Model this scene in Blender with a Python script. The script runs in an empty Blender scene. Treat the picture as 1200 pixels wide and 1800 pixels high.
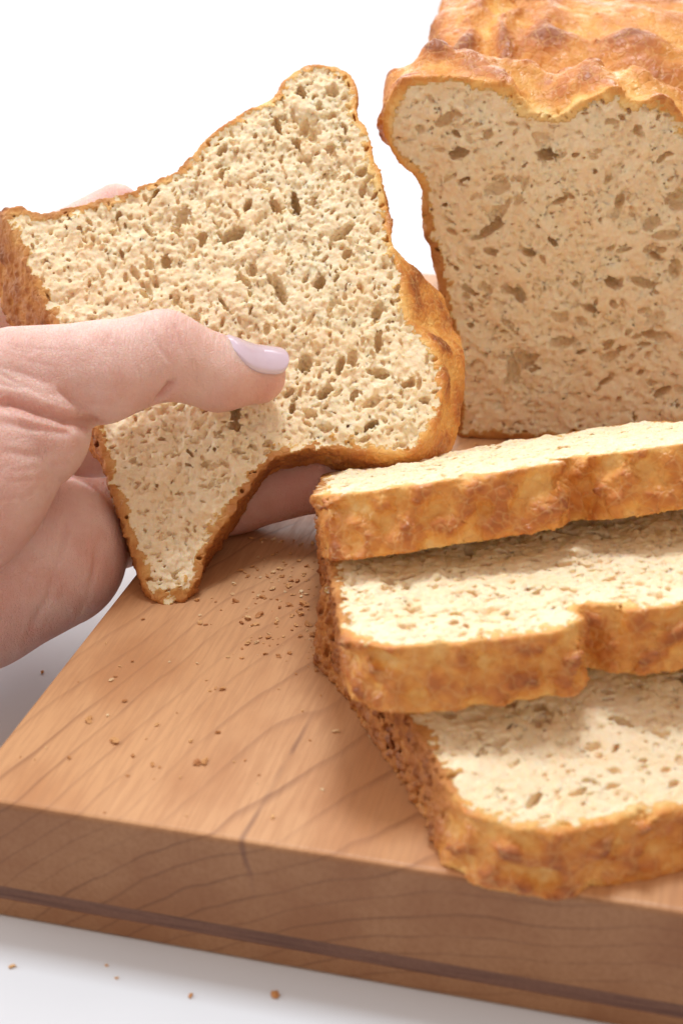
import bpy, bmesh, math, random
import numpy as np

# ------------------------------------------------------------------ camera, world, lights, exposure
S = 0.01                                   # everything below is written in centimetres
sc = bpy.context.scene
CAM_H, PITCH, FPX = 18.2, math.radians(26), 2700.0

cd = bpy.data.cameras.new('camera')
cam = bpy.data.objects.new('camera', cd)
sc.collection.objects.link(cam)
cam.location = (0, 0, CAM_H * S)
cam.rotation_euler = (math.pi / 2 - PITCH, 0, 0)
cd.sensor_fit = 'VERTICAL'
cd.sensor_height = 36
cd.sensor_width = 24
cd.lens = 36 * FPX / 1800
cd.clip_start = 0.01
cd.clip_end = 50
cd.dof.use_dof = True
cd.dof.focus_distance = 0.375
cd.dof.aperture_fstop = 18
sc.camera = cam

world = bpy.data.worlds.new('World')
sc.world = world
world.use_nodes = True
bg = world.node_tree.nodes['Background']
bg.inputs[0].default_value = (1.0, 0.81, 0.68, 1)
bg.inputs[1].default_value = 0.73


def area_lamp(name, loc, target, sx, sy, power, col):
    ld = bpy.data.lights.new(name, 'AREA')
    ld.shape = 'RECTANGLE'
    ld.size, ld.size_y = sx * S, sy * S
    ld.energy = power
    ld.color = col
    o = bpy.data.objects.new(name, ld)
    sc.collection.objects.link(o)
    o.location = [c * S for c in loc]
    d = np.array(target, float) - np.array(loc, float)
    import mathutils
    o.rotation_euler = mathutils.Vector(d).to_track_quat('-Z', 'Y').to_euler()
    return o


area_lamp('key_lamp', (4, 54, 86), (0, 34, 0), 20, 20, 5.2, (0.88, 0.95, 1.0))
area_lamp('left_fill_lamp', (-150, 80, 85), (-5, 36, 0), 110, 110, 18, (0.90, 0.96, 1.0))  # unseen soft fill from the left, added to brighten hand and table
area_lamp('back_fill_lamp', (10, 235, 100), (0, 60, 0), 180, 110, 22, (0.90, 0.96, 1.0))  # unseen fill added behind the scene to turn the background white

sc.view_settings.view_transform = 'Standard'
sc.view_settings.look = 'None'
sc.view_settings.exposure = 0.0
sc.view_settings.gamma = 1.0
sc.view_settings.use_curve_mapping = False
sc.render.engine = 'CYCLES'
sc.cycles.max_bounces = 10
sc.cycles.diffuse_bounces = 7
sc.cycles.use_denoising = True

# ------------------------------------------------------------------ the camera as measuring device
FW = np.array([0, math.cos(PITCH), -math.sin(PITCH)])
UP = np.array([0, math.sin(PITCH), math.cos(PITCH)])
RT = np.array([1.0, 0, 0])
EYE = np.array([0, 0, CAM_H])


def ray(u, v):
    return FW + RT * ((u - 600) / FPX) - UP * ((v - 900) / FPX)


def at(u, v, d):
    return EYE + ray(u, v) * d


def on_z(u, v, z=0.0):
    r = ray(u, v)
    return EYE + r * ((z - CAM_H) / r[2])


# ------------------------------------------------------------------ object helpers
def link(o):
    sc.collection.objects.link(o)
    return o


def tag(o, label=None, cat=None, group=None, kind=None):
    for k, v in (('label', label), ('category', cat), ('group', group), ('kind', kind)):
        if v:
            o[k] = v
    return o


def thing(name, label, cat, loc, group=None):
    o = link(bpy.data.objects.new(name, None))
    o.location = [c * S for c in loc]
    o.empty_display_size = 0.01
    return tag(o, label, cat, group)


def mesh_obj(name, verts, faces, mat, parent=None, loc=(0, 0, 0), smooth=True, attrs=None):
    """verts in world centimetres; loc = origin (cm); quads as an (n,4) array or a list"""
    me = bpy.data.meshes.new(name)
    v = (np.asarray(verts, dtype=np.float64) - np.asarray(loc, dtype=np.float64)) * S
    if isinstance(faces, np.ndarray):
        nf, k = faces.shape
        me.vertices.add(len(v))
        me.vertices.foreach_set('co', v.astype(np.float32).ravel())
        me.loops.add(nf * k)
        me.loops.foreach_set('vertex_index', faces.astype(np.int32).ravel())
        me.polygons.add(nf)
        me.polygons.foreach_set('loop_start', np.arange(0, nf * k, k, dtype=np.int32))
        me.update(calc_edges=True)
    else:
        me.from_pydata([tuple(p) for p in v], [], faces)
        me.update()
    if smooth:
        me.polygons.foreach_set('use_smooth', np.ones(len(me.polygons), dtype=bool))
    for an, av in (attrs or {}).items():
        a = me.attributes.new(an, 'FLOAT', 'POINT')
        a.data.foreach_set('value', np.asarray(av, dtype=np.float32))
    if mat:
        me.materials.append(mat)
    o = link(bpy.data.objects.new(name, me))
    if parent:
        o.parent = parent
    else:
        o.location = [c * S for c in loc]
    return o


# ------------------------------------------------------------------ volume helpers
def smoothstep(a, b, x):
    t = np.clip((x - a) / (b - a), 0, 1)
    return t * t * (3 - 2 * t)


class Noise:
    """band-limited noise on a voxel grid, one white spectrum filtered several times"""

    def __init__(self, shape, h, seed):
        self.shape = shape
        rng = np.random.default_rng(seed)
        self.F = np.fft.rfftn(rng.standard_normal(shape, dtype=np.float32)).astype(np.complex64)
        k = [np.fft.fftfreq(shape[0], h)[:, None, None], np.fft.fftfreq(shape[1], h)[None, :, None],
             np.fft.rfftfreq(shape[2], h)[None, None, :]]
        self.k = [a.astype(np.float32) for a in k]

    def band(self, wl, sharp=1.0, stretch=(1, 1, 1)):
        kk = np.sqrt((self.k[0] * stretch[0]) ** 2 + (self.k[1] * stretch[1]) ** 2 + (self.k[2] * stretch[2]) ** 2) * wl
        g = np.exp(-((kk - 1) * sharp * 1.6) ** 2).astype(np.float32)
        r = np.fft.irfftn(self.F * g, s=self.shape).astype(np.float32)
        return r / (r.std() + 1e-9)


def poly_sdf(P, X, Y):
    """signed distance to a closed polygon, negative inside"""
    P = np.asarray(P, float)
    Q = np.roll(P, -1, axis=0)
    d = np.full(X.shape, 1e9, dtype=np.float32)
    inside = np.zeros(X.shape, dtype=bool)
    for (ax, ay), (bx, by) in zip(P, Q):
        ex, ey = bx - ax, by - ay
        t = np.clip(((X - ax) * ex + (Y - ay) * ey) / (ex * ex + ey * ey + 1e-12), 0, 1)
        d = np.minimum(d, (X - ax - t * ex) ** 2 + (Y - ay - t * ey) ** 2)
        c = (ay <= Y) != (by <= Y)
        with np.errstate(divide='ignore', invalid='ignore'):
            xi = ax + (Y - ay) / (by - ay if by != ay else 1e-12) * ex
        inside ^= c & (X < xi)
    d = np.sqrt(d)
    return np.where(inside, -d, d).astype(np.float32)


def spline(P, n=6):
    """closed Catmull-Rom through the points"""
    P = np.asarray(P, float)
    a, b, c, d = np.roll(P, 1, 0), P, np.roll(P, -1, 0), np.roll(P, -2, 0)
    out = []
    for t in np.linspace(0, 1, n, endpoint=False):
        out.append(0.5 * (2 * b + (c - a) * t + (2 * a - 5 * b + 4 * c - d) * t * t + (3 * b - a - 3 * c + d) * t ** 3))
    return np.stack(out, 1).reshape(-1, 2)


def surface_nets(D, o, h):
    s = D < 0
    c = np.zeros([n - 1 for n in D.shape], dtype=np.uint8)
    sl = (slice(None, -1), slice(1, None))
    for i in (0, 1):
        for j in (0, 1):
            for k in (0, 1):
                c += s[sl[i], sl[j], sl[k]]
    act = (c > 0) & (c < 8)
    I = np.argwhere(act)
    idx = np.full(c.shape, -1, dtype=np.int32)
    idx[act] = np.arange(len(I), dtype=np.int32)
    cor = [(i, j, k) for i in (0, 1) for j in (0, 1) for k in (0, 1)]
    V = [D[I[:, 0] + a, I[:, 1] + b, I[:, 2] + e] for a, b, e in cor]
    acc = np.zeros((len(I), 3), dtype=np.float32)
    cnt = np.zeros(len(I), dtype=np.float32)
    for p in range(8):
        for q in range(p + 1, 8):
            df = [cor[q][m] - cor[p][m] for m in range(3)]
            if sum(abs(x) for x in df) != 1:
                continue
            m = (V[p] < 0) != (V[q] < 0)
            t = np.where(m, V[p] / np.where(m, V[p] - V[q], 1), 0)
            for ax in range(3):
                acc[:, ax] += np.where(m, cor[p][ax] + t * df[ax], 0)
            cnt += m
    verts = (I + acc / cnt[:, None]) * h + np.asarray(o)
    quads = []
    for ax in range(3):
        a0 = [slice(None)] * 3
        a1 = [slice(None)] * 3
        a0[ax] = slice(None, -1)
        a1[ax] = slice(1, None)
        x = s[tuple(a0)] != s[tuple(a1)]
        b, d = [(1, 2), (2, 0), (0, 1)][ax]
        for m in (b, d):
            e = [slice(None)] * 3
            e[m] = slice(0, 1)
            x[tuple(e)] = False
            e[m] = slice(-1, None)
            x[tuple(e)] = False
        E = np.argwhere(x)
        neg = s[E[:, 0], E[:, 1], E[:, 2]]

        def cell(ob, od):
            g = E.copy()
            g[:, b] += ob
            g[:, d] += od
            return idx[g[:, 0], g[:, 1], g[:, 2]]
        q = np.stack([cell(-1, -1), cell(0, -1), cell(0, 0), cell(-1, 0)], 1)
        q = np.where(neg[:, None], q, q[:, ::-1])
        quads.append(q)
    quads = np.concatenate(quads)
    return verts, quads[(quads >= 0).all(1)]


def sample3(A, p):
    i = [np.clip(np.rint(p[:, m]).astype(int), 0, A.shape[m] - 1) for m in range(3)]
    return A[i[0], i[1], i[2]]


# ------------------------------------------------------------------ materials
def new_mat(name):
    m = bpy.data.materials.new(name)
    m.use_nodes = True
    nt = m.node_tree
    return m, nt, nt.nodes, nt.links, nt.nodes['Principled BSDF']


class NT:
    """terse node building"""

    def __init__(self, name):
        self.m, self.nt, self.N, self.L, self.b = new_mat(name)

    def node(self, kind, **kw):
        n = self.N.new(kind)
        for k, v in kw.items():
            if k.startswith('i_'):
                key = k[2:]
                key = int(key) if key.isdigit() else key.replace('_', ' ')
                if isinstance(v, bpy.types.NodeSocket):
                    self.L.new(v, n.inputs[key])
                else:
                    n.inputs[key].default_value = v
            else:
                setattr(n, k, v)
        return n

    def attr(self, name):
        return self.node('ShaderNodeAttribute', attribute_name=name).outputs['Fac']

    def obj(self):
        return self.node('ShaderNodeTexCoord').outputs['Object']

    def noise(self, vec, scale, detail=4, rough=0.55, dist=0.0):
        n = self.node('ShaderNodeTexNoise', i_Vector=vec, i_Scale=scale, i_Detail=detail, i_Roughness=rough, i_Distortion=dist)
        return n.outputs['Fac']

    def ramp(self, fac, stops, interp='LINEAR'):
        n = self.node('ShaderNodeValToRGB', i_Fac=fac)
        cr = n.color_ramp
        cr.interpolation = interp
        while len(cr.elements) < len(stops):
            cr.elements.new(0.5)
        for e, (p, c) in zip(cr.elements, stops):
            e.position = p
            e.color = (*c, 1) if len(c) == 3 else c
        return n.outputs['Color']

    def maprange(self, v, a, b, c=0.0, d=1.0, smooth=True):
        n = self.node('ShaderNodeMapRange', i_Value=v)
        n.interpolation_type = 'SMOOTHSTEP' if smooth else 'LINEAR'
        for k, x in zip(('From Min', 'From Max', 'To Min', 'To Max'), (a, b, c, d)):
            n.inputs[k].default_value = x
        return n.outputs['Result']

    def math(self, op, a, b=None, c=None):
        n = self.node('ShaderNodeMath', operation=op)
        for i, x in enumerate((a, b, c)):
            if x is None:
                continue
            if isinstance(x, bpy.types.NodeSocket):
                self.L.new(x, n.inputs[i])
            else:
                n.inputs[i].default_value = x
        return n.outputs[0]

    def mix(self, fac, a, b, blend='MIX'):
        n = self.node('ShaderNodeMix', data_type='RGBA', blend_type=blend)
        for i, x in ((0, fac), (6, a), (7, b)):
            if isinstance(x, bpy.types.NodeSocket):
                self.L.new(x, n.inputs[i])
            elif i == 0:
                n.inputs[i].default_value = x
            else:
                n.inputs[i].default_value = (*x, 1)
        return n.outputs[2]

    def bump(self, h, strength, dist):
        n = self.node('ShaderNodeBump', i_Height=h, i_Strength=strength, i_Distance=dist)
        return n

    def set(self, **kw):
        for k, v in kw.items():
            key = k.replace('_', ' ')
            if isinstance(v, bpy.types.NodeSocket):
                self.L.new(v, self.b.inputs[key])
            else:
                self.b.inputs[key].default_value = v
        return self.m


def crumb_material():
    t = NT('bread_crumb')
    p = t.obj()
    big = t.noise(p, 130, 3)
    fine = t.noise(p, 900, 4, 0.6)
    col = t.mix(t.maprange(big, 0.35, 0.68), (0.87, 0.725, 0.505), (0.85, 0.66, 0.42))
    col = t.mix(t.maprange(fine, 0.42, 0.72, 0, 0.55), col, (0.90, 0.81, 0.61))
    # next to the crust the crumb is baked darker
    edge = t.attr('crust')
    col = t.mix(t.maprange(edge, 0.02, 0.5), col, (0.66, 0.40, 0.13))
    h = t.math('ADD', t.math('MULTIPLY', t.noise(p, 1500, 3, 0.6), 0.5), t.noise(p, 600, 3, 0.6))
    b = t.bump(h, 0.7, 0.0006)
    t.set(Base_Color=col, Roughness=0.72, Normal=b.outputs[0], Subsurface_Weight=0.4,
          Subsurface_Radius=(1.0, 0.55, 0.24), Subsurface_Scale=0.0028)
    t.b.inputs['Specular IOR Level'].default_value = 0.2
    return t.m


def crust_material():
    t = NT('bread_crust')
    p = t.obj()
    bake = t.attr('bake')
    top = t.attr('top')
    n1 = t.noise(p, 95, 5, 0.6, 0.6)
    n2 = t.noise(p, 520, 4, 0.6)
    v = t.math('ADD', bake, t.math('MULTIPLY', t.math('SUBTRACT', n1, 0.45), 0.5))
    v = t.math('ADD', v, t.math('MULTIPLY', t.math('SUBTRACT', n2, 0.5), 0.14))
    gold = t.ramp(v, [(0.0, (0.84, 0.59, 0.25)), (0.25, (0.79, 0.44, 0.125)), (0.5, (0.67, 0.285, 0.060)),
                      (0.75, (0.50, 0.165, 0.035)), (1.0, (0.28, 0.08, 0.02))])
    pan = t.ramp(v, [(0.0, (0.62, 0.33, 0.105)), (0.4, (0.47, 0.19, 0.047)), (0.75, (0.32, 0.11, 0.028)),
                     (1.0, (0.17, 0.055, 0.018))])
    col = t.mix(top, pan, gold)
    h = t.math('ADD', t.math('MULTIPLY', t.noise(p, 900, 4, 0.65), 0.5), t.noise(p, 330, 4, 0.6))
    wr = t.math('ABSOLUTE', t.math('SUBTRACT', t.noise(p, 170, 3, 0.55, 0.8), 0.5))
    h = t.math('SUBTRACT', h, t.math('MULTIPLY', wr, -2.2))
    pw = t.node('ShaderNodeVectorMath', operation='ADD')
    t.L.new(p, pw.inputs[0])
    nc = t.node('ShaderNodeTexNoise', i_Vector=p, i_Scale=260.0, i_Detail=3.0)
    sc3 = t.node('ShaderNodeVectorMath', operation='SCALE', i_0=nc.outputs['Color'])
    sc3.inputs['Scale'].default_value = 0.004
    t.L.new(sc3.outputs[0], pw.inputs[1])
    cr = t.node('ShaderNodeTexVoronoi', i_Vector=pw.outputs[0], i_Scale=300.0, feature='DISTANCE_TO_EDGE')
    crack = t.math('SUBTRACT', 1.0, t.maprange(cr.outputs['Distance'], 0.0, 0.10))
    col = t.mix(t.math('MULTIPLY', t.math('MULTIPLY', crack, top), 0.28), col, (0.80, 0.50, 0.19))
    h = t.math('SUBTRACT', h, t.math('MULTIPLY', crack, 0.45))
    b = t.bump(h, 0.45, 0.0008)
    rough = t.math('ADD', t.maprange(t.noise(p, 240, 3), 0.35, 0.7, 0.28, 0.68), t.math('MULTIPLY', t.math('SUBTRACT', 1.0, top), 0.22))
    t.set(Base_Color=col, Roughness=rough, Normal=b.outputs[0], Subsurface_Weight=0.12,
          Subsurface_Radius=(1.0, 0.45, 0.15), Subsurface_Scale=0.0015)
    t.b.inputs['Specular IOR Level'].default_value = 0.42
    return t.m


def skin_material():
    t = NT('skin')
    p = t.obj()
    n = t.noise(p, 60, 4, 0.55)
    n2 = t.noise(p, 420, 4, 0.6)
    red = t.attr('red')
    col = t.mix(t.maprange(n, 0.35, 0.68), (0.82, 0.585, 0.525), (0.76, 0.48, 0.425))
    col = t.mix(t.maprange(t.noise(p, 130, 4, 0.6), 0.45, 0.7, 0, 0.5), col, (0.72, 0.40, 0.33))
    col = t.mix(t.math('MULTIPLY', red, 0.8), col, (0.66, 0.28, 0.215))
    col = t.mix(t.maprange(n2, 0.5, 0.75, 0, 0.18), col, (0.80, 0.60, 0.50))
    vor = t.node('ShaderNodeTexVoronoi', i_Vector=p, i_Scale=1300.0, feature='DISTANCE_TO_EDGE')
    lines = t.maprange(vor.outputs['Distance'], 0.0, 0.12)
    h = t.math('ADD', t.math('MULTIPLY', lines, 0.5), t.noise(p, 700, 4, 0.6))
    fold = t.noise(t.node('ShaderNodeMapping', i_Vector=p, i_Rotation=(0, 0.5, 0), i_Scale=(750, 170, 170)).outputs[0], 1.0, 4, 0.6, 0.4)
    h = t.math('ADD', h, t.math('MULTIPLY', fold, 2.4))
    b = t.bump(h, 0.58, 0.0006)
    t.set(Base_Color=col, Roughness=t.maprange(n, 0.3, 0.7, 0.40, 0.52), Normal=b.outputs[0], Subsurface_Weight=0.55,
          Subsurface_Radius=(1.0, 0.36, 0.20), Subsurface_Scale=0.0045)
    t.b.inputs['Specular IOR Level'].default_value = 0.42
    return t.m


def nail_material():
    t = NT('nail_polish')
    p = t.obj()
    n = t.noise(p, 200, 2)
    t.set(Base_Color=t.mix(n, (0.60, 0.47, 0.58), (0.64, 0.52, 0.61)), Roughness=0.16, Coat_Weight=0.7, Coat_Roughness=0.06,
          Subsurface_Weight=0.15, Subsurface_Radius=(1, 0.6, 0.6), Subsurface_Scale=0.001)
    return t.m


def table_material():
    t = NT('white_tabletop')
    p = t.obj()
    n = t.noise(p, 5, 4)
    t.set(Base_Color=t.mix(n, (0.68, 0.71, 0.76), (0.65, 0.685, 0.74)), Roughness=t.maprange(t.noise(p, 30, 4), 0.3, 0.7, 0.32, 0.42))
    return t.m


def wood_material(name, dark=False, end=1.0):
    """rings round a pith line that runs below the board and sinks with depth (object space, metres)"""
    t = NT(name)
    p = t.obj()
    sep = t.node('ShaderNodeSeparateXYZ', i_0=p)
    x, y, z = sep.outputs
    warp = t.noise(t.node('ShaderNodeMapping', i_Vector=p, i_Scale=(14, 5, 14)).outputs[0], 1.0, 3, 0.5)
    warp2 = t.noise(t.node('ShaderNodeMapping', i_Vector=p, i_Scale=(70, 16, 70)).outputs[0], 1.0, 3, 0.5)
    zz = t.math('ADD', t.math('ADD', z, 0.125), t.math('MULTIPLY', y, 0.20))
    xx = t.math('SUBTRACT', x, 0.135)
    r = t.math('SQRT', t.math('ADD', t.math('MULTIPLY', xx, xx), t.math('MULTIPLY', zz, zz)))
    r = t.math('ADD', r, t.math('MULTIPLY', t.math('SUBTRACT', warp, 0.5), 0.016))
    r = t.math('ADD', r, t.math('MULTIPLY', t.math('SUBTRACT', warp2, 0.5), 0.0022))
    q = t.math('MULTIPLY', r, 1 / 0.0046)
    fr = t.math('FRACT', q)
    # one narrow late-wood line per ring, of uneven strength
    line = t.math('MULTIPLY', t.maprange(fr, 0.80, 0.955), t.math('SUBTRACT', 1.0, t.maprange(fr, 0.965, 1.0)))
    vary = t.maprange(t.noise(t.node('ShaderNodeMapping', i_Vector=p, i_Scale=(40, 9, 40)).outputs[0], 1.0, 3, 0.6), 0.33, 0.62, 0.35, 1.0)
    wn = t.node('ShaderNodeTexWhiteNoise', noise_dimensions='1D', i_W=t.math('FLOOR', q))
    line = t.math('MULTIPLY', line, t.math('MULTIPLY', vary, t.maprange(wn.outputs['Value'], 0, 1, 0.5, 1.0)))
    fibre = t.noise(t.node('ShaderNodeMapping', i_Vector=p, i_Scale=(900, 60, 900)).outputs[0], 1.0, 4, 0.65)
    fig = t.noise(t.node('ShaderNodeMapping', i_Vector=p, i_Scale=(45, 22, 45)).outputs[0], 1.0, 4, 0.55)
    if dark:
        col = t.mix(fibre, (0.23, 0.115, 0.075), (0.13, 0.06, 0.042))
        streak = t.noise(t.node('ShaderNodeMapping', i_Vector=p, i_Scale=(40, 40, 1500)).outputs[0], 1.0, 3, 0.6)
        col = t.mix(t.maprange(streak, 0.45, 0.65, 0, 0.7), col, (0.09, 0.04, 0.03))
    else:
        col = t.mix(t.maprange(fig, 0.35, 0.68), (0.60, 0.328, 0.16), (0.47, 0.22, 0.094))
        col = t.mix(t.maprange(fibre, 0.38, 0.66, 0, 0.4), col, (0.40, 0.19, 0.085))
        col = t.mix(t.math('MULTIPLY', line, 0.68), col, (0.24, 0.10, 0.045))
        if end != 1.0:                     # darker end grain, with the shade of the front painted in
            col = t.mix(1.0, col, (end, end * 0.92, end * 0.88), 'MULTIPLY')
        # mineral streak: a thin dark sheet in the wood that shows on the top and on the front
        wob = t.math('MULTIPLY', t.math('SUBTRACT', warp2, 0.5), 0.004)
        pl = t.math('ADD', t.math('SUBTRACT', t.math('ADD', x, t.math('MULTIPLY', z, 0.20)), t.math('MULTIPLY', y, 0.05)), wob)
        dist = t.math('ABSOLUTE', t.math('SUBTRACT', pl, 0.0635))
        st = t.math('SUBTRACT', 1.0, t.maprange(dist, 0.0001, 0.0010))
        st = t.math('MULTIPLY', st, t.math('SUBTRACT', 1.0, t.maprange(y, 0.030, 0.052)))
        st = t.math('MULTIPLY', st, t.maprange(t.noise(p, 55, 2), 0.42, 0.56, 0.15, 1.0))
        st = t.math('MULTIPLY', st, t.maprange(z, 0.014, 0.024))
        col = t.mix(t.math('MULTIPLY', st, 0.5), col, (0.10, 0.035, 0.03))
    h = t.math('SUBTRACT', t.math('MULTIPLY', fibre, 0.6), t.math('MULTIPLY', line, 0.5))
    b = t.bump(h, 0.25, 0.0004)
    t.set(Base_Color=col, Roughness=t.maprange(fibre, 0.3, 0.7, 0.42, 0.56), Normal=b.outputs[0])
    t.b.inputs['Specular IOR Level'].default_value = 0.4
    return t.m


def crumb_bit_material():
    t = NT('loose_crumb')
    p = t.obj()
    rnd = t.node('ShaderNodeObjectInfo').outputs['Random']
    col = t.ramp(rnd, [(0.0, (0.42, 0.17, 0.055)), (0.4, (0.60, 0.29, 0.10)), (0.75, (0.74, 0.45, 0.20)), (1.0, (0.85, 0.68, 0.42))])
    col = t.mix(t.maprange(t.noise(p, 900, 3), 0.4, 0.65, 0, 0.5), col, (0.30, 0.12, 0.04))
    t.set(Base_Color=col, Roughness=0.75)
    return t.m


CRUMB, CRUST = crumb_material(), crust_material()
SKIN, NAIL = skin_material(), nail_material()
MAPLE_END_SHADED = wood_material('maple_end_grain_shaded', end=0.58)
MAPLE, WALNUT, TABLE, BIT = wood_material('maple_wood'), wood_material('walnut_wood', True), table_material(), crumb_bit_material()

# ------------------------------------------------------------------ the setting: table top
BOARD_T = 2.9
tb = mesh_obj('tabletop', [(-250, -60, -BOARD_T), (250, -60, -BOARD_T), (250, 420, -BOARD_T), (-250, 420, -BOARD_T)],
              [(0, 1, 2, 3)], TABLE, loc=(0, 30, -BOARD_T), smooth=False)
tag(tb, kind='structure')

# ------------------------------------------------------------------ the cutting board
yaw = math.radians(-14.2)
bx, by = np.array([math.cos(yaw), math.sin(yaw), 0]), np.array([-math.sin(yaw), math.cos(yaw), 0])
c0 = on_z(0, 1410)
l0 = on_z(60, 1232)
corner = c0 + bx * ((l0 - c0) @ bx) 
board = thing('cutting_board', 'thick pale wooden cutting board with one thin dark stripe along its edge', 'cutting board', (corner[0], corner[1], -BOARD_T))
board.rotation_euler.z = yaw


def board_layer(name, z0, z1, mat, inset, bev):
    bm = bmesh.new()
    W, Dp = 27.0, 36.0
    for X in (inset, W - inset):
        for Y in (inset, Dp - inset):
            for Z in (z0, z1):
                bm.verts.new((X * S, Y * S, Z * S))
    bmesh.ops.convex_hull(bm, input=bm.verts[:])
    bmesh.ops.dissolve_limit(bm, angle_limit=0.01, verts=bm.verts[:], edges=bm.edges[:])
    if bev:
        es = [e for e in bm.edges if all(abs(v.co.z - z1 * S) < 1e-6 for v in e.verts)] if bev > 0 else \
             [e for e in bm.edges if all(abs(v.co.z - z0 * S) < 1e-6 for v in e.verts)]
        es += [e for e in bm.edges if abs(e.verts[0].co.z - e.verts[1].co.z) > 1e-4]
        bmesh.ops.bevel(bm, geom=es, offset=abs(bev) * S, segments=4, profile=0.5, affect='EDGES')
    me = bpy.data.meshes.new(name)
    bm.to_mesh(me)
    bm.free()
    me.materials.append(mat)
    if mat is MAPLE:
        me.materials.append(MAPLE_END_SHADED)
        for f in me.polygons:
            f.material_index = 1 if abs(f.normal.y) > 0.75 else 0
    o = link(bpy.data.objects.new(name, me))
    o.parent = board
    return o


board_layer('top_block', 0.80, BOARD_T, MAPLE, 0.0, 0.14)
board_layer('dark_stripe', 0.46, 0.80, WALNUT, 0.012, 0)
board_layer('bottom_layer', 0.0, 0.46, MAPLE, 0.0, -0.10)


# ------------------------------------------------------------------ bread
def tidy(F, flag, nv):
    """hand specks of crumb inside the crust (and the other way round) to their surroundings"""
    flag = flag.copy()
    for val in (True, False):
        sel = np.where(flag == val)[0]
        f = F[sel]
        lab = np.arange(nv)
        for _ in range(60):
            m = lab[f].min(1)
            new = lab.copy()
            np.minimum.at(new, f.ravel(), np.repeat(m, 4))
            new = new[new]
            if (new == lab).all():
                break
            lab = new
        fl = lab[f[:, 0]]
        cnt = np.bincount(fl, minlength=nv)
        flag[sel[cnt[fl] < 600]] = not val
    return flag


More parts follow.
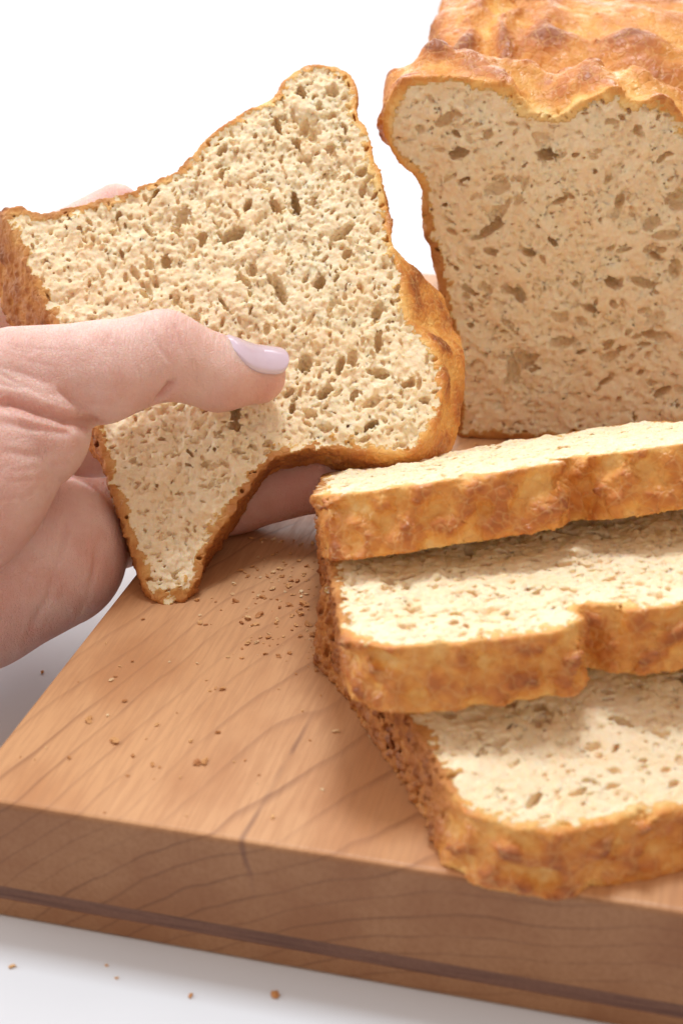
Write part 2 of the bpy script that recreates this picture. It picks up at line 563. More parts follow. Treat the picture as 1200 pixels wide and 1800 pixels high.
def build_bread(name, label, cat, poly, length, h, frame, seed, top_fn, pore_fn, n_pores, group=None,
                lump=0.05, flare=None, bend=None, lump_wl=1.5, base=None, rmax=0.2, pore_dir=None, crust_w=0.15,
                pan_pits=300, chop=1.0, wedge=0.0, r0=0.036, heel=False, grain=(1.1, 0.9, 0.6)):
    """a length of loaf: the 2-D section `poly` (cm) extruded from w = 0 (the cut face) back to w = -length"""
    o, ex, ey, en = [np.asarray(a, float) for a in frame]
    poly = spline(poly)
    pad = 0.75
    lo, hi = poly.min(0) - pad, poly.max(0) + pad
    nx, ny, nw = int((hi[0] - lo[0]) / h) + 2, int((hi[1] - lo[1]) / h) + 2, int((length + 0.9) / h) + 2
    xs = (lo[0] + np.arange(nx) * h).astype(np.float32)
    ys = (lo[1] + np.arange(ny) * h).astype(np.float32)
    ws = (-length - 0.45 + np.arange(nw) * h).astype(np.float32)
    X, Y = np.meshgrid(xs, ys, indexing='ij')
    dp = poly_sdf(poly, X, Y)
    top = top_fn(X, Y).astype(np.float32)
    nz = Noise((nx, ny, nw), h, seed)
    lumps = nz.band(lump_wl, 1.0)
    mid = nz.band(lump_wl * 0.33, 1.0)
    small = nz.band(0.16, 0.8)
    # crust relief: swelling blobs on the baked top, fine unevenness on the pan sides
    T3 = top[:, :, None]
    rel = T3 * (lump * lumps + lump * 0.22 * np.abs(mid)) + (1 - T3) * 0.027 * mid + 0.012 * small
    dp3 = dp[:, :, None] - rel
    if flare is not None:
        dp3 = dp3 - flare(X, Y).astype(np.float32)[:, :, None] * np.clip(-ws, 0, length)[None, None, :]
    inner = smoothstep(0.02, 0.30, -dp)[:, :, None]
    dens = (pore_fn(X, Y, -dp) * smoothstep(0.05, 0.35, -dp)).astype(np.float32)[:, :, None]
    torn = 0.135 * np.clip(nz.band(0.25, 0.75, grain) - 0.95, 0, 1.4) + 0.042 * np.clip(nz.band(0.14, 0.75, grain) - 0.85, 0, 1.4)
    dens = dens * np.clip(0.75 + 0.45 * nz.band(1.5), 0.15, 1.5)
    face = ws[None, None, :] + torn * dens * chop + inner * chop * (0.0085 * small + 0.013 * nz.band(0.34, 0.9) + 0.03 * nz.band(1.1, 1.0)) + 0.02
    back = -length - ws[None, None, :] + 0.015 * small
    k = 0.05
    D = np.maximum(dp3, face)
    D = D + np.where(np.abs(dp3 - face) < k, (k - np.abs(dp3 - face)) ** 2 / (4 * k), 0)
    D = np.maximum(D, back).astype(np.float32)
    # pores
    rng = np.random.default_rng(seed + 7)

    def stamp(c, r, R):
        rm = max(r) * 1.05 + h
        i0 = [max(int((c[m] - rm - (lo[0], lo[1], ws[0])[m]) / h), 0) for m in range(3)]
        i1 = [min(int((c[m] + rm - (lo[0], lo[1], ws[0])[m]) / h) + 2, D.shape[m]) for m in range(3)]
        if any(a >= b for a, b in zip(i0, i1)):
            return
        gx = (xs[i0[0]:i1[0]] - c[0])[:, None, None]
        gy = (ys[i0[1]:i1[1]] - c[1])[None, :, None]
        gw = (ws[i0[2]:i1[2]] - c[2])[None, None, :]
        q = 0
        for a in range(3):
            q = q + ((R[a, 0] * gx + R[a, 1] * gy + R[a, 2] * gw) / r[a]) ** 2
        sub = D[i0[0]:i1[0], i0[1]:i1[1], i0[2]:i1[2]]
        sm = small[i0[0]:i1[0], i0[1]:i1[1], i0[2]:i1[2]]
        np.maximum(sub, (1 - np.sqrt(q) + 0.10 * sm) * min(r), out=sub)

    tries = 0
    made = 0
    while made < n_pores and tries < n_pores * 6:
        tries += 1
        px, py = rng.uniform(lo[0], hi[0]), rng.uniform(lo[1], hi[1])
        i, j = int((px - lo[0]) / h), int((py - lo[1]) / h)
        d_in = -dp[min(i, nx - 1), min(j, ny - 1)]
        if d_in < 0.12:
            continue
        rm = rmax * pore_fn(px, py, d_in)
        r = min(r0 * (1 - rng.random()) ** (-1 / 1.75), rm)
        if r > 0.9 * rm and rng.random() < 0.35:
            r = 0.05 + 0.4 * rng.random() * r
        if d_in < r * 1.3:
            continue
        ang = (pore_dir(px, py) if pore_dir else 0.0) + rng.normal() * 0.5
        el = 1.15 + abs(rng.normal()) * 0.55
        ca, sa = math.cos(ang), math.sin(ang)
        tilt = rng.normal() * 0.35
        R = np.array([[ca, sa, math.sin(tilt) * 0.5], [-sa, ca, 0], [0, -math.sin(tilt), 1]])
        stamp((px, py, rng.uniform(-1.3, 0.2) * r - 0.02), (r * el, r * rng.uniform(0.5, 0.95), r * rng.uniform(1.3, 2.6)), R)
        made += 1
    # small pits in the pan-baked sides
    if pan_pits:
        B = np.argwhere((np.abs(dp) < h * 0.6) & (top < 0.4))
        for _ in range(pan_pits):
            i, j = B[rng.integers(len(B))]
            r = rng.uniform(0.03, 0.075)
            stamp((xs[i], ys[j], rng.uniform(-length * 0.97, -0.05)), (r, r, r * rng.uniform(1, 2.2)), np.eye(3))
    org = (lo[0], lo[1], float(ws[0]))
    V, F = surface_nets(D, org, h)
    g = (V - np.array(org)) / h
    vd = -sample3(dp3, g)
    vs = sample3(small, g)
    vl = sample3(lumps, g)
    vm = sample3(mid, g)
    gi = [np.clip(np.rint(g[:, m]).astype(int), 0, (nx, ny)[m] - 1) for m in range(2)]
    vt = top[gi[0], gi[1]]
    crust = 1 - smoothstep(crust_w * 0.45, crust_w * 1.7, vd + 0.05 * vm + 0.03 * vs)
    if heel:
        crust = np.maximum(crust, 1 - smoothstep(0.15, 0.4, V[:, 2] + length))
    bake = np.clip(0.51 + vt * (0.15 * vl + 0.05 * vm + 0.02) + (1 - vt) * (0.07 * vl + 0.10 * vm) - (0.10 + 0.15 * vt) * smoothstep(0.03, 0.22, vd) - 0.16 * np.exp(-(V[:, 2] / 0.22) ** 2) - 0.10 * np.exp(-((V[:, 2] + length) / 0.25) ** 2) + 0.06, 0, 1)
    # deform, place
    L = V.copy()
    if wedge:
        L[:, 2] *= 1 - wedge * np.clip(L[:, 1], 0, 9) / 9
    if bend is not None:
        L = bend(L)
    Wd = o + L[:, :1] * ex + L[:, 1:2] * ey + L[:, 2:3] * en
    if np.dot(np.cross(ex, ey), en) < 0:
        F = F[:, ::-1]
    if base is None:
        m = Wd[Wd[:, 2].argmin()]
        base = (Wd[:, 0].mean(), Wd[:, 1].mean(), m[2])
    root = thing(name, label, cat, base, group)
    isc = tidy(F, crust[F].mean(1) > 0.5, len(V))
    for pn, sel, mat in (('crumb', ~isc, CRUMB), ('crust', isc, CRUST)):
        f = F[sel]
        u, inv = np.unique(f.ravel(), return_inverse=True)
        mesh_obj(pn, Wd[u], inv.reshape(-1, 4), mat, root, base,
                 attrs={'crust': crust[u], 'bake': bake[u], 'top': vt[u]})
    return root


def unit(a):
    a = np.asarray(a, float)
    return a / np.linalg.norm(a)


# --- the slice in the hand: section read off the photograph on a plane that leans away from the camera
def held_depth(u, v):
    return 36.55 + 0.0053 * (1060 - v) + 0.0006 * (u - 290)


hp = [at(u, v, held_depth(u, v)) for u, v in ((400, 600), (700, 600), (400, 300))]
hex_ = unit(hp[1] - hp[0])
hen = unit(np.cross(hex_, hp[2] - hp[0]))
hey = np.cross(hen, hex_)
HO = hp[0]


def held_uv(u, v):
    r = ray(u, v)
    p = EYE + r * (((HO - EYE) @ hen) / (r @ hen))
    return ((p - HO) @ hex_, (p - HO) @ hey)


HELD_PX = [(10, 370), (35, 363), (60, 371), (85, 373), (112, 366), (142, 358), (180, 349), (217, 340), (252, 325), (287, 310),
           (312, 299), (332, 277), (354, 251), (377, 232), (402, 215), (432, 195), (462, 177), (488, 163), (498, 140), (516, 122),
           (542, 112), (572, 110), (601, 117), (618, 131), (627, 156), (625, 181), (632, 203), (644, 218), (651, 243), (658, 268),
           (667, 293), (678, 327), (681, 362), (686, 398), (698, 440), (706, 480), (714, 520), (724, 558), (748, 583), (768, 603),
           (777, 640), (778, 690), (764, 740), (738, 778), (700, 797), (650, 790), (600, 789), (552, 790), (510, 795), (476, 809), (454, 833),
           (430, 870), (402, 910), (378, 945), (361, 975), (351, 1010), (336, 1040), (310, 1056), (286, 1058), (264, 1046), (248, 1020),
           (238, 985), (223, 945), (208, 900), (192, 850), (178, 800), (160, 745), (140, 690), (118, 630), (98, 572), (76, 528), (52, 480),
           (32, 432), (16, 396)]
HELD = [held_uv(u, v) for u, v in HELD_PX]
_b0, _b1 = np.array(held_uv(10, 370)), np.array(held_uv(275, 1058))
_bd = unit(_b1 - _b0)
_bn = np.array([-_bd[1], _bd[0]])
if _bn @ (np.array(held_uv(600, 500)) - _b0) < 0:
    _bn = -_bn


def held_height(x, y):                      # distance from the pan-bottom edge
    return (x - _b0[0]) * _bn[0] + (y - _b0[1]) * _bn[1]


_th = held_uv(455, 655)


def held_bend(L):
    x, y, w = L[:, 0], L[:, 1], L[:, 2]
    L = L.copy()
    dx, dy = x - _th[0], y - _th[1]
    L[:, 2] = w - 0.34 * np.exp(-(dx * dx / 3.2 + dy * dy / 1.3)) - 0.010 * x * np.abs(x) * (x > 0) - 0.012 * np.clip(-y - 3.5, 0, 9) ** 2
    return L


cx, cy = held_uv(430, 560)


def held_flare(x, y):
    a = np.arctan2(y - cy, x - cx)
    hgt = held_height(x, y)
    side = 0.05 + 0.42 * smoothstep(0.9, 0.2, hgt) * smoothstep(-3.5, 1.0, y) + 0.08 * smoothstep(0.9, 0.2, hgt)
    right = 0.75 * smoothstep(5.0, 6.4, hgt) * smoothstep(3.6, 2.2, y) * (1 - 0.55 * smoothstep(0.2, -1.0, y))
    low = -0.12 * smoothstep(-1.5, -3.0, y)
    return side + right + low


build_bread('bread_slice', 'irregular bread slice held up between thumb and fingers above the board', 'bread slice', HELD, 1.75, 0.034,
            (HO, hex_, hey, hen), 11,
            top_fn=lambda x, y: smoothstep(5.2, 6.6, held_height(x, y)) * 0.9 + 0.1 + 0.25 * smoothstep(0.5, 3.5, y) * smoothstep(2.0, 4.0, held_height(x, y)),
            pore_fn=lambda x, y, d: 0.28 + 0.72 * smoothstep(1.0, 4.6, held_height(x, y)) * smoothstep(0.1, 0.8, d),
            n_pores=1000, grain=(0.72, 1.5, 0.6), lump=0.035, lump_wl=1.3, flare=held_flare, bend=held_bend, rmax=0.22, crust_w=0.155, chop=1.25, r0=0.04,
            pore_dir=lambda x, y: 1.35 - 1.3 * float(smoothstep(-0.5, -3.0, y)) + 0.5 * float(smoothstep(1.0, -4.0, x)), pan_pits=120)

# --- the remaining loaf behind
LY = math.radians(-7.0)
lex = np.array([math.cos(LY), math.sin(LY), 0])
len_ = np.array([math.sin(LY), -math.cos(LY), 0])       # out of the cut face, towards the camera
lbl = on_z(805, 770)
LOAF = [(0, 0.05), (1.5, 0.0), (3.4, 0.0), (5.6, 0.0), (7.5, 0.05), (7.6, 1.5), (7.65, 3.5), (7.65, 5.0), (7.55, 6.4), (7.25, 7.6), (6.7, 8.6),
        (6.0, 9.35), (5.3, 9.85), (4.6, 10.15), (3.9, 10.28), (3.2, 10.2), (2.7, 10.05), (2.3, 9.85), (1.95, 9.9), (1.5, 10.1), (0.7, 10.4), (-0.4, 10.5), (-1.4, 10.4), (-2.15, 10.0),
        (-2.5, 9.4), (-2.4, 8.8), (-1.95, 8.2), (-1.32, 7.6), (-1.3, 6.9), (-1.12, 6.1), (-0.82, 5.0), (-0.48, 3.3), (-0.22, 1.6), (-0.05, 0.6)]


def loaf_bend(L):
    L = L.copy()
    L[:, 1] += 0.45 * np.exp(-((L[:, 0] - 2.15) / 0.75) ** 2) * smoothstep(0.6, 2.6, -L[:, 2]) * smoothstep(8.5, 9.6, L[:, 1])
    L[:, 0] += 1.0 * smoothstep(2.0, 3.8, -L[:, 2]) * smoothstep(1.5, -1.5, L[:, 0]) * smoothstep(6.0, 8.5, L[:, 1])
    L[:, 1] += 0.45 * np.exp(-((L[:, 2] + 1.5) / 0.8) ** 2) * smoothstep(8.3, 9.8, L[:, 1])
    L[:, 0] += 2.8 * smoothstep(2.4, 6.0, -L[:, 2]) * smoothstep(2.0, 6.5, L[:, 0])
    L[:, 1] += 1.25 * smoothstep(3.6, 7.5, -L[:, 2]) * smoothstep(5.5, 10.0, L[:, 1]) - 0.6 * np.exp(-((L[:, 2] + 3.5) / 0.8) ** 2) * smoothstep(8.0, 10.0, L[:, 1])
    return L


build_bread('bread_loaf', 'uncut rest of the golden loaf standing on the board with its cut face showing', 'bread loaf', LOAF, 15.5, 0.056,
            (lbl, lex, np.array([0, 0, 1.0]), len_), 23,
            top_fn=lambda x, y: smoothstep(6.8, 8.2, y),
            pore_fn=lambda x, y, d: 0.3 + 0.7 * smoothstep(0.3, 1.6, d) * smoothstep(0.8, 2.5, y),
            n_pores=750, grain=(1.1, 0.8, 0.6), lump=0.115, lump_wl=1.8, rmax=0.23, base=(lbl[0] + 3.5, lbl[1] + 7, 0.0), crust_w=0.24, r0=0.042, pan_pits=0, chop=1.2, heel=True,
            bend=loaf_bend, pore_dir=lambda x, y: 0.3 * math.sin(1.7 * x) + 0.6 * math.sin(y))


# --- three slices fallen on each other
def lying(psi, sig, rho, anchor, local):
    psi, sig, rho = [math.radians(a) for a in (psi, sig, rho)]
    ex = np.array([math.cos(psi) * math.cos(rho), math.sin(psi) * math.cos(rho), math.sin(rho)])
    ey = np.array([math.sin(psi) * math.cos(sig), -math.cos(psi) * math.cos(sig), math.sin(sig)])
    ey = unit(ey - ex * (ex @ ey))
    en = np.cross(ey, ex)
    o = np.asarray(anchor, float) - ex * local[0] - ey * local[1] - en * local[2]
    return o, ex, ey, en


def section(taper, notch, notch_d, lobes, hgt=9.0):
    """loaf section lying down: x to the right, y from pan bottom (0) to baked top"""
    L = [(-4.95 + taper, 0.1), (-3, 0.0), (0, 0.0), (3, 0.0), (4.9 - taper, 0.1), (5.0 - taper * 0.6, 2.5), (5.1 - taper * 0.2, 5), (5.2, 7.0), (5.0, hgt - 0.9),
         (4.2, hgt - 0.25)]
    for x in (3.2, 2.2):
        L.append((x, hgt + lobes[1] * 0.8))
    L += [(notch + 1.0, hgt - 0.05 + lobes[1]), (notch + 0.45, hgt - notch_d * 0.75), (notch, hgt - notch_d), (notch - 0.28, hgt - 0.12), (notch - 0.7, hgt + lobes[0])]
    L += [(-2.4, hgt + lobes[0] * 0.8), (-3.6, hgt - 0.03), (-4.5, hgt - 0.3), (-5.05, hgt - 0.95), (-5.2, hgt - 1.7), (-5.12 + taper * 0.1, hgt - 2.9), (-5.05 + taper * 0.4, 4), (-5 + taper * 0.8, 1.5)]
    return L


top_lying = lambda x, y: smoothstep(6.7, 8.0, y)
G = 'cut slices fallen on one another'
pf = lambda x, y, d: 0.35 + 0.65 * smoothstep(0.2, 1.2, d)
build_bread('bread_slice', 'lowest cut slice lying flat on the board with two slices piled behind it', 'bread slice', section(-0.15, 0.7, 0.35, (0.1, 0.25)), 2.0, 0.042,
            lying(20, -4.6, 0, (2.2, 22.75, 0.02), (-5.05, 7.7, -1.36)), 31, top_lying, pf, 760, G, lump=0.07, lump_wl=0.95, rmax=0.19, pan_pits=700, wedge=0.37,
            flare=lambda x, y: 0.06 + 0.10 * smoothstep(6.5, 8.5, y))
build_bread('bread_slice', 'middle cut slice resting on the lowest slice with a notch in its golden crust', 'bread slice', section(0.55, -0.55, 0.95, (0.12, -0.25)), 1.65, 0.042,
            lying(11, 10, 3, (0.36, 25.05, 1.85), (-5.05, 8.0, -1.4)), 47, top_lying, pf, 760, G, lump=0.07, lump_wl=0.9, rmax=0.16, pan_pits=500, wedge=0.17)
build_bread('bread_slice', 'topmost cut slice seen edge-on with shiny browned crust', 'bread slice', section(0.6, 0.1, 0.9, (0.05, 0.1)), 1.55, 0.042,
            lying(8, 21.5, 6, (-0.22, 28.9, 2.95), (-5.1, 8.2, -1.41)), 59, top_lying, pf, 300, G, lump=0.085, lump_wl=0.9, rmax=0.15, pan_pits=200, wedge=0.1)

# ------------------------------------------------------------------ the hand
CH = {   # chains of (pixel u, pixel v, depth, radius): each joint has its own distance from the eye
    'thumb': [(30, 668, 35.9, 1.25), (175, 655, 36.3, 1.18), (288, 624, 36.95, 1.05), (385, 657, 37.65, 0.90), (452, 660, 38.15, 0.71)],
    'thenar': [(-170, 895, 35.4, 2.45), (-85, 835, 35.6, 2.33), (40, 752, 35.9, 1.60)],
    'heel': [(-420, 1150, 33.5, 2.5), (-200, 1080, 36.5, 2.15), (-50, 1030, 37.8, 2.1), (88, 972, 38.3, 1.92)],
    'palm': [(-180, 900, 40.0, 2.3), (-90, 720, 42.3, 1.8), (0, 850, 41.5, 1.7), (80, 950, 39.4, 1.6)],
    'index': [(-110, 690, 42.6, 1.25), (-20, 580, 43.4, 1.05), (100, 432, 43.9, 0.88), (205, 366, 43.7, 0.70)],
    'middle': [(-60, 740, 42.6, 1.2), (120, 610, 43.8, 1.0), (290, 525, 43.6, 0.88), (390, 500, 43.2, 0.72)],
    'ring': [(0, 850, 42.2, 1.1), (200, 770, 42.7, 0.95), (400, 705, 42.6, 0.85), (500, 695, 42.3, 0.70)],
    'little': [(80, 940, 39.4, 1.45), (255, 912, 39.9, 1.1), (420, 872, 40.2, 0.92), (560, 842, 40.3, 0.84), (665, 820, 40.3, 0.68)],
}
CH3 = {k: [(at(u, v, d), r) for u, v, d, r in c] for k, c in CH.items()}


def round_cone(p, a, ra, b, rb):
    ba = b - a
    l2 = ba @ ba
    t = np.clip(((p - a) @ ba) / l2, 0, 1)
    return np.linalg.norm(p - a - t[:, None] * ba, axis=1) - (ra + (rb - ra) * t)


def smin(a, b, k):
    hh = np.clip(0.5 + 0.5 * (b - a) / k, 0, 1)
    return b + (a - b) * hh - k * hh * (1 - hh)


def hand_sdf(p):
    g = {}
    for k, c in CH3.items():
        d = None
        for (a, ra), (b, rb) in zip(c[:-1], c[1:]):
            e = round_cone(p, a, ra, b, rb)
            d = e if d is None else smin(d, e, 0.22)
        g[k] = d
    d = smin(g['thenar'], g['heel'], 0.12)
    d = smin(d, g['palm'], 0.5)
    for k in ('index', 'middle', 'ring', 'little'):
        d = smin(d, g[k], 0.35)
    return smin(d, g['thumb'], 0.20)


def build_hand():
    h = 0.055
    pts = np.concatenate([np.array([p for p, r in c]) for c in CH3.values()])
    lo, hi = pts.min(0) - 2.9, pts.max(0) + 2.0
    n = ((hi - lo) / h / 4).astype(int) + 2
    cs = [lo[m] + np.arange(n[m]) * h * 4 for m in range(3)]
    P = np.stack(np.meshgrid(*cs, indexing='ij'), -1).reshape(-1, 3)
    C = hand_sdf(P).reshape(n).astype(np.float32)
    D = C.repeat(4, 0).repeat(4, 1).repeat(4, 2)
    near = np.argwhere(np.abs(D) < h * 4 * 2.2)
    D[near[:, 0], near[:, 1], near[:, 2]] = hand_sdf(lo + near * h)
    V, F = surface_nets(D, lo, h)
    # project on the surface exactly, take normals from the field
    def grad(p):
        e = 0.02
        return np.stack([(hand_sdf(p + dv) - hand_sdf(p - dv)) / (2 * e) for dv in np.eye(3) * e], 1)
    N = grad(V)
    N /= np.linalg.norm(N, axis=1)[:, None] + 1e-9
    V = V - N * hand_sdf(V)[:, None]
    # creases: polylines on the visible skin, pressed into the surface
    rng = random.Random(5)

    def hit(u, v):
        d = 33.0
        for _ in range(60):
            s = float(hand_sdf(at(u, v, d)[None])[0])
            if s < 0.01:
                return at(u, v, d)
            d += s * 0.9
            if d > 48:
                return None
        return at(u, v, d)
    lines = [([(-40, 690), (20, 705), (70, 722), (120, 738), (170, 747)], 0.26, 0.15),
             ([(95, 680), (130, 705), (158, 730)], 0.05, 0.09), ([(-20, 735), (60, 752), (120, 760), (165, 765)], 0.05, 0.10),
             ([(-20, 640), (40, 655), (100, 680)], 0.025, 0.07), ([(-10, 790), (50, 800), (110, 795)], 0.03, 0.10),
             ([(278, 705), (292, 690), (304, 672)], 0.15, 0.12), ([(262, 575), (280, 610), (300, 640)], 0.022, 0.05),
             ([(300, 560), (315, 590), (318, 620)], 0.022, 0.05), ([(285, 556), (296, 585), (305, 612)], 0.018, 0.04),
             ([(40, 1130), (80, 1060), (110, 960), (120, 900)], 0.03, 0.10), ([(130, 1090), (165, 1010), (170, 930)], 0.03, 0.10)]
    for i in range(16):     # fine folds running back from the base of the thumb
        u0, v0 = rng.uniform(-20, 70), rng.uniform(590, 700)
        a = math.radians(rng.uniform(5, 30))
        ln = rng.uniform(50, 120)
        lines.append(([(u0 + ln * q * math.cos(a), v0 + ln * q * math.sin(a) + 6 * math.sin(3 * q)) for q in (0, .33, .66, 1)], rng.uniform(0.008, 0.02), rng.uniform(0.03, 0.05)))
    for i in range(14):     # and around the joint
        u0 = rng.uniform(175, 330)
        v0 = rng.uniform(565, 640)
        lines.append(([(u0, v0), (u0 + 14, v0 + 28), (u0 + 20, v0 + 58)], rng.uniform(0.006, 0.014), rng.uniform(0.025, 0.045)))
    for i in range(14):     # thenar
        u0, v0 = rng.uniform(-20, 60), rng.uniform(770, 930)
        a = math.radians(rng.uniform(-35, 5))
        ln = rng.uniform(50, 110)
        lines.append(([(u0 + ln * q * math.cos(a), v0 + ln * q * math.sin(a)) for q in (0, .5, 1)], rng.uniform(0.006, 0.014), rng.uniform(0.03, 0.05)))
    disp = np.zeros(len(V))
    for ptsl, amp, wd in lines:
        hp_ = [hit(u, v) for u, v in ptsl]
        hp_ = [q for q in hp_ if q is not None]
        for i, (a, b) in enumerate(zip(hp_[:-1], hp_[1:])):
            if np.linalg.norm(b - a) > 2.5:
                continue
            sel = np.where(np.linalg.norm(V - (a + b) / 2, axis=1) < np.linalg.norm(b - a) / 2 + wd * 3)[0]
            if not len(sel):
                continue
            t = np.clip(((V[sel] - a) @ (b - a)) / ((b - a) @ (b - a)), 0, 1)
            dist = np.linalg.norm(V[sel] - a - t[:, None] * (b - a), axis=1)
            nseg = len(hp_) - 1
            tt = (i + t) / nseg
            fade = np.clip(np.minimum(tt, 1 - tt) * 5 + (0.35 if amp > 0.1 else 0.0), 0, 1)
            disp[sel] = np.minimum(disp[sel], -amp * fade * np.exp(-(dist / wd) ** 2))
    V2 = V + N * np.where(disp > -0.06, disp * 1.6, disp)[:, None]
    # redder at finger tips, joints and creases
    red = np.clip(-disp * 5, 0, 0.6)
    for (p, r), s in ((CH3['thumb'][4], 1.3), (CH3['little'][4], 2.6), (CH3['little'][3], 2.2), (CH3['thumb'][2], 0.9)):
        red = np.maximum(red, 0.75 * np.exp(-(np.linalg.norm(V - p, axis=1) / s) ** 2))
    base = (V2[:, 0].mean(), V2[:, 1].mean(), V2[:, 2].min())
    root = thing('hand', 'bare hand with a lilac painted thumbnail gripping the held slice', 'hand', base)
    mesh_obj('skin', V2, F, SKIN, root, base, attrs={'red': red})
    # thumbnail: a curved shell lying on the last joint of the thumb
    a, b = CH3['thumb'][3][0], CH3['thumb'][4][0]
    ax = unit(b - a)
    n0 = unit(UP * 0.74 - FW * 0.70)
    n0 = unit(n0 - ax * (n0 @ ax))
    bi = np.cross(ax, n0)
    ns, nt_ = 40, 32
    rows = []
    for i in range(ns + 1):
        s = i / ns
        for j in range(nt_ + 1):
            t = 2 * j / nt_ - 1
            q = 0.004 + 0.992 * s
            wdt = 0.60 * (max(1 - (max(0.62 - q, 0) / 0.62) ** 2.3, 0) ** 0.5 if q < 0.62 else max(1 - ((q - 0.62) / 0.38) ** 3.2, 0) ** 0.5)
            l = 0.02 + 1.68 * q
            rows.append((l, t * wdt, s, t))
    l = np.array([r[0] for r in rows])
    w = np.array([r[1] for r in rows])
    s_ = np.array([r[2] for r in rows])
    t_ = np.array([r[3] for r in rows])
    A = a + ax * (l[:, None] - 0.05)
    phi = w / 0.66
    dirs = np.cos(phi)[:, None] * n0 + np.sin(phi)[:, None] * bi
    # distance from the axis to the skin, held constant past the finger tip
    lc = np.minimum(l, 1.02)
    Ac = a + ax * (lc[:, None] - 0.05)
    rr = np.full(len(l), 0.2)
    for _ in range(40):
        rr += -hand_sdf(Ac + dirs * rr[:, None]) * 0.9
    off = 0.035 + 0.02 * np.sin(np.pi * np.clip(s_, 0, 1)) - 0.05 * np.clip(np.abs(t_) - 0.86, 0, 1) / 0.14 - 0.05 * np.clip(0.10 - s_, 0, 1) / 0.10
    drop = 0.10 * np.clip(s_ - 0.45, 0, 1) ** 2
    top_ = A + dirs * (rr + off)[:, None] - n0 * drop[:, None]
    bot = top_ - dirs * 0.06
    m = nt_ + 1
    F1 = [(i * m + j, i * m + j + 1, (i + 1) * m + j + 1, (i + 1) * m + j) for i in range(ns) for j in range(nt_)]
    K = len(rows)
    F2 = [tuple(K + q for q in f[::-1]) for f in F1]
    ring = [j for j in range(m)] + [i * m + nt_ for i in range(1, ns + 1)] + [ns * m + j for j in range(nt_ - 1, -1, -1)] + [i * m for i in range(ns - 1, 0, -1)]
    F3 = [(ring[(q + 1) % len(ring)], ring[q], K + ring[q], K + ring[(q + 1) % len(ring)]) for q in range(len(ring))]
    nail = mesh_obj('thumbnail', np.concatenate([top_, bot]), np.array(F1 + F2 + F3), NAIL, root, base)
    nail['label'] = 'pale lilac polished thumbnail'
    return root


build_hand()

# ------------------------------------------------------------------ loose crumbs
rng = random.Random(3)
bits = []
for q in range(7):
    bm = bmesh.new()
    bmesh.ops.create_icosphere(bm, subdivisions=2, radius=1.0)
    ph = [rng.uniform(0, 6) for _ in range(6)]
    for v in bm.verts:
        c = v.co
        f = 1 + 0.28 * math.sin(3.1 * c.x + ph[0]) * math.sin(2.7 * c.y + ph[1]) + 0.22 * math.sin(5.2 * c.z + ph[2] + 2 * c.x) + rng.uniform(-0.32, 0.32)
        v.co = c * f
        v.co.x *= 1.25
        v.co.z *= 0.45
        v.co.y *= 0.8
    me = bpy.data.meshes.new('crumb_piece')
    bm.to_mesh(me)
    bm.free()
    me.materials.append(BIT)
    bits.append(me)


def crumb(u, v, size_px, z, label, group):
    p = on_z(u, v, z)
    sc_ = size_px / (FPX / ((p - EYE) @ FW)) * 0.5
    o = link(bpy.data.objects.new('bread_crumb', rng.choice(bits)))
    o.location = (p[0] * S, p[1] * S, (z + sc_ * 0.5) * S)
    o.scale = [sc_ * S * rng.uniform(0.8, 1.2) for _ in range(3)]
    o.rotation_euler = (rng.uniform(-.3, .3), rng.uniform(-.3, .3), rng.uniform(0, 6.28))
    return tag(o, label, 'crumb', group)


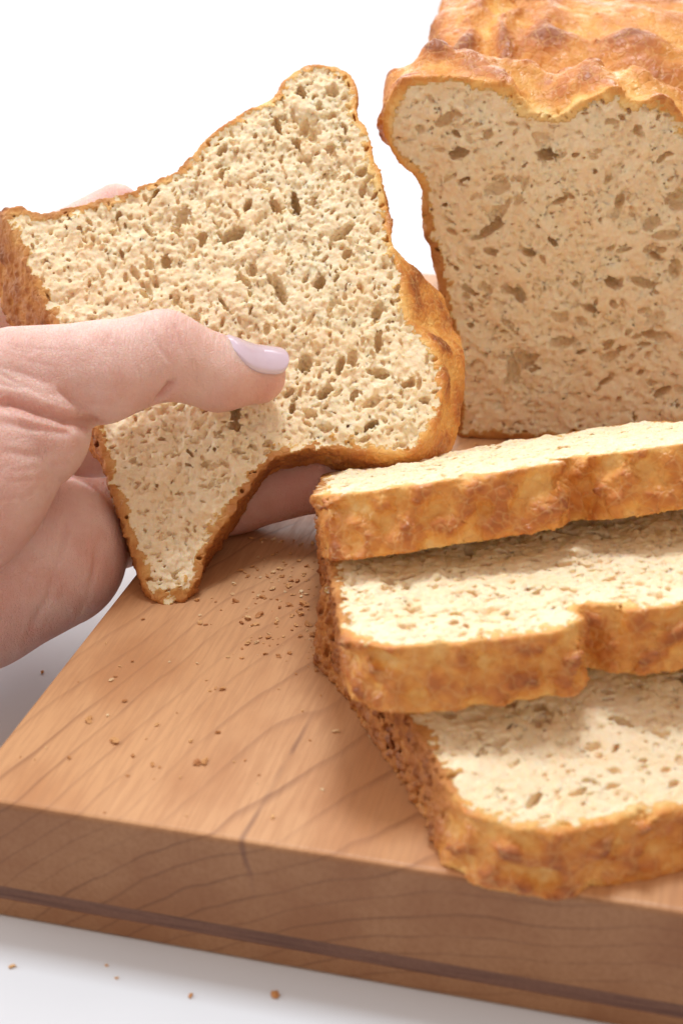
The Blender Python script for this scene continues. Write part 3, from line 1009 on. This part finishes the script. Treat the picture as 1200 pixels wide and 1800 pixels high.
LB = 'small brown bread crumb lying loose on the wooden cutting board'
GB = 'crumbs scattered on the cutting board'
Z8 = [(290, 400, 20), (372, 470, 22), (432, 516, 12), (350, 385, 10), (510, 415, 11), (405, 338, 14), (225, 522, 12), (495, 545, 13), (518, 552, 8),
      (415, 580, 9), (640, 540, 22), (665, 536, 20), (620, 468, 13), (708, 440, 14), (722, 300, 17), (700, 296, 10), (680, 305, 8), (585, 585, 7), (760, 535, 7), (795, 530, 8),
      (840, 578, 7), (980, 370, 9), (1045, 625, 9), (1090, 437, 13), (805, 150, 18), (860, 185, 11), (650, 85, 17), (465, 72, 11), (362, 270, 13), (375, 258, 8),
      (390, 225, 7), (430, 210, 9), (345, 150, 6), (905, 195, 9), (1025, 240, 11), (885, 715, 13), (605, 710, 6), (340, 700, 6), (150, 490, 6),
      (67, 520, 5), (115, 527, 5), (500, 590, 6), (475, 460, 6), (575, 375, 6), (740, 195, 9), (670, 270, 7), (550, 210, 7), (1005, 465, 7), (960, 250, 8), (255, 275, 5),
      (640, 10, 14), (650, 60, 9), (700, 15, 7), (820, 92, 10), (1040, 320, 6), (640, 215, 8), (835, 605, 5)]
for x, y, s in Z8:
    crumb(x * 0.5417, 1050 + y * 0.5417, s * 0.62, 0.0, LB, GB)
for i in range(125):
    u, v = rng.gauss(498, 55), rng.gauss(1060, 55)
    if 360 < u < 575 and 935 < v < 1180:
        crumb(u, v, abs(rng.gauss(0, 4.2)) + 2.6, 0.0, LB, GB)
for i in range(16):
    crumb(rng.uniform(440, 560), rng.uniform(945, 1010), abs(rng.gauss(0, 3)) + 3, 0.0, LB, GB)
for i in range(60):
    u, v = rng.gauss(505, 60), rng.gauss(1070, 75)
    if 340 < u < 580 and 935 < v < 1300:
        crumb(u, v, rng.uniform(1.8, 3.2), 0.0, LB, GB)
LL = 'small brown bread crumb lying on the board at the foot of the loaf'
for i in range(22):
    u = rng.uniform(830, 1060)
    crumb(u, 781 + (u - 830) * 0.05 + abs(rng.gauss(0, 5)), rng.uniform(4, 10), 0.0, LL, 'crumbs at the foot of the loaf')
LT = 'tiny bread crumb lying on the white tabletop in front of the board'
for u, v, s in ((335, 1752, 9), (484, 1751, 15), (22, 1700, 10), (188, 1698, 6), (205, 1720, 5)):
    crumb(u, v, s, -BOARD_T, LT, 'crumbs on the white tabletop')
crumb(75, 1183, 7, -BOARD_T, 'tiny pale crumb on the white tabletop between hand and board', None)
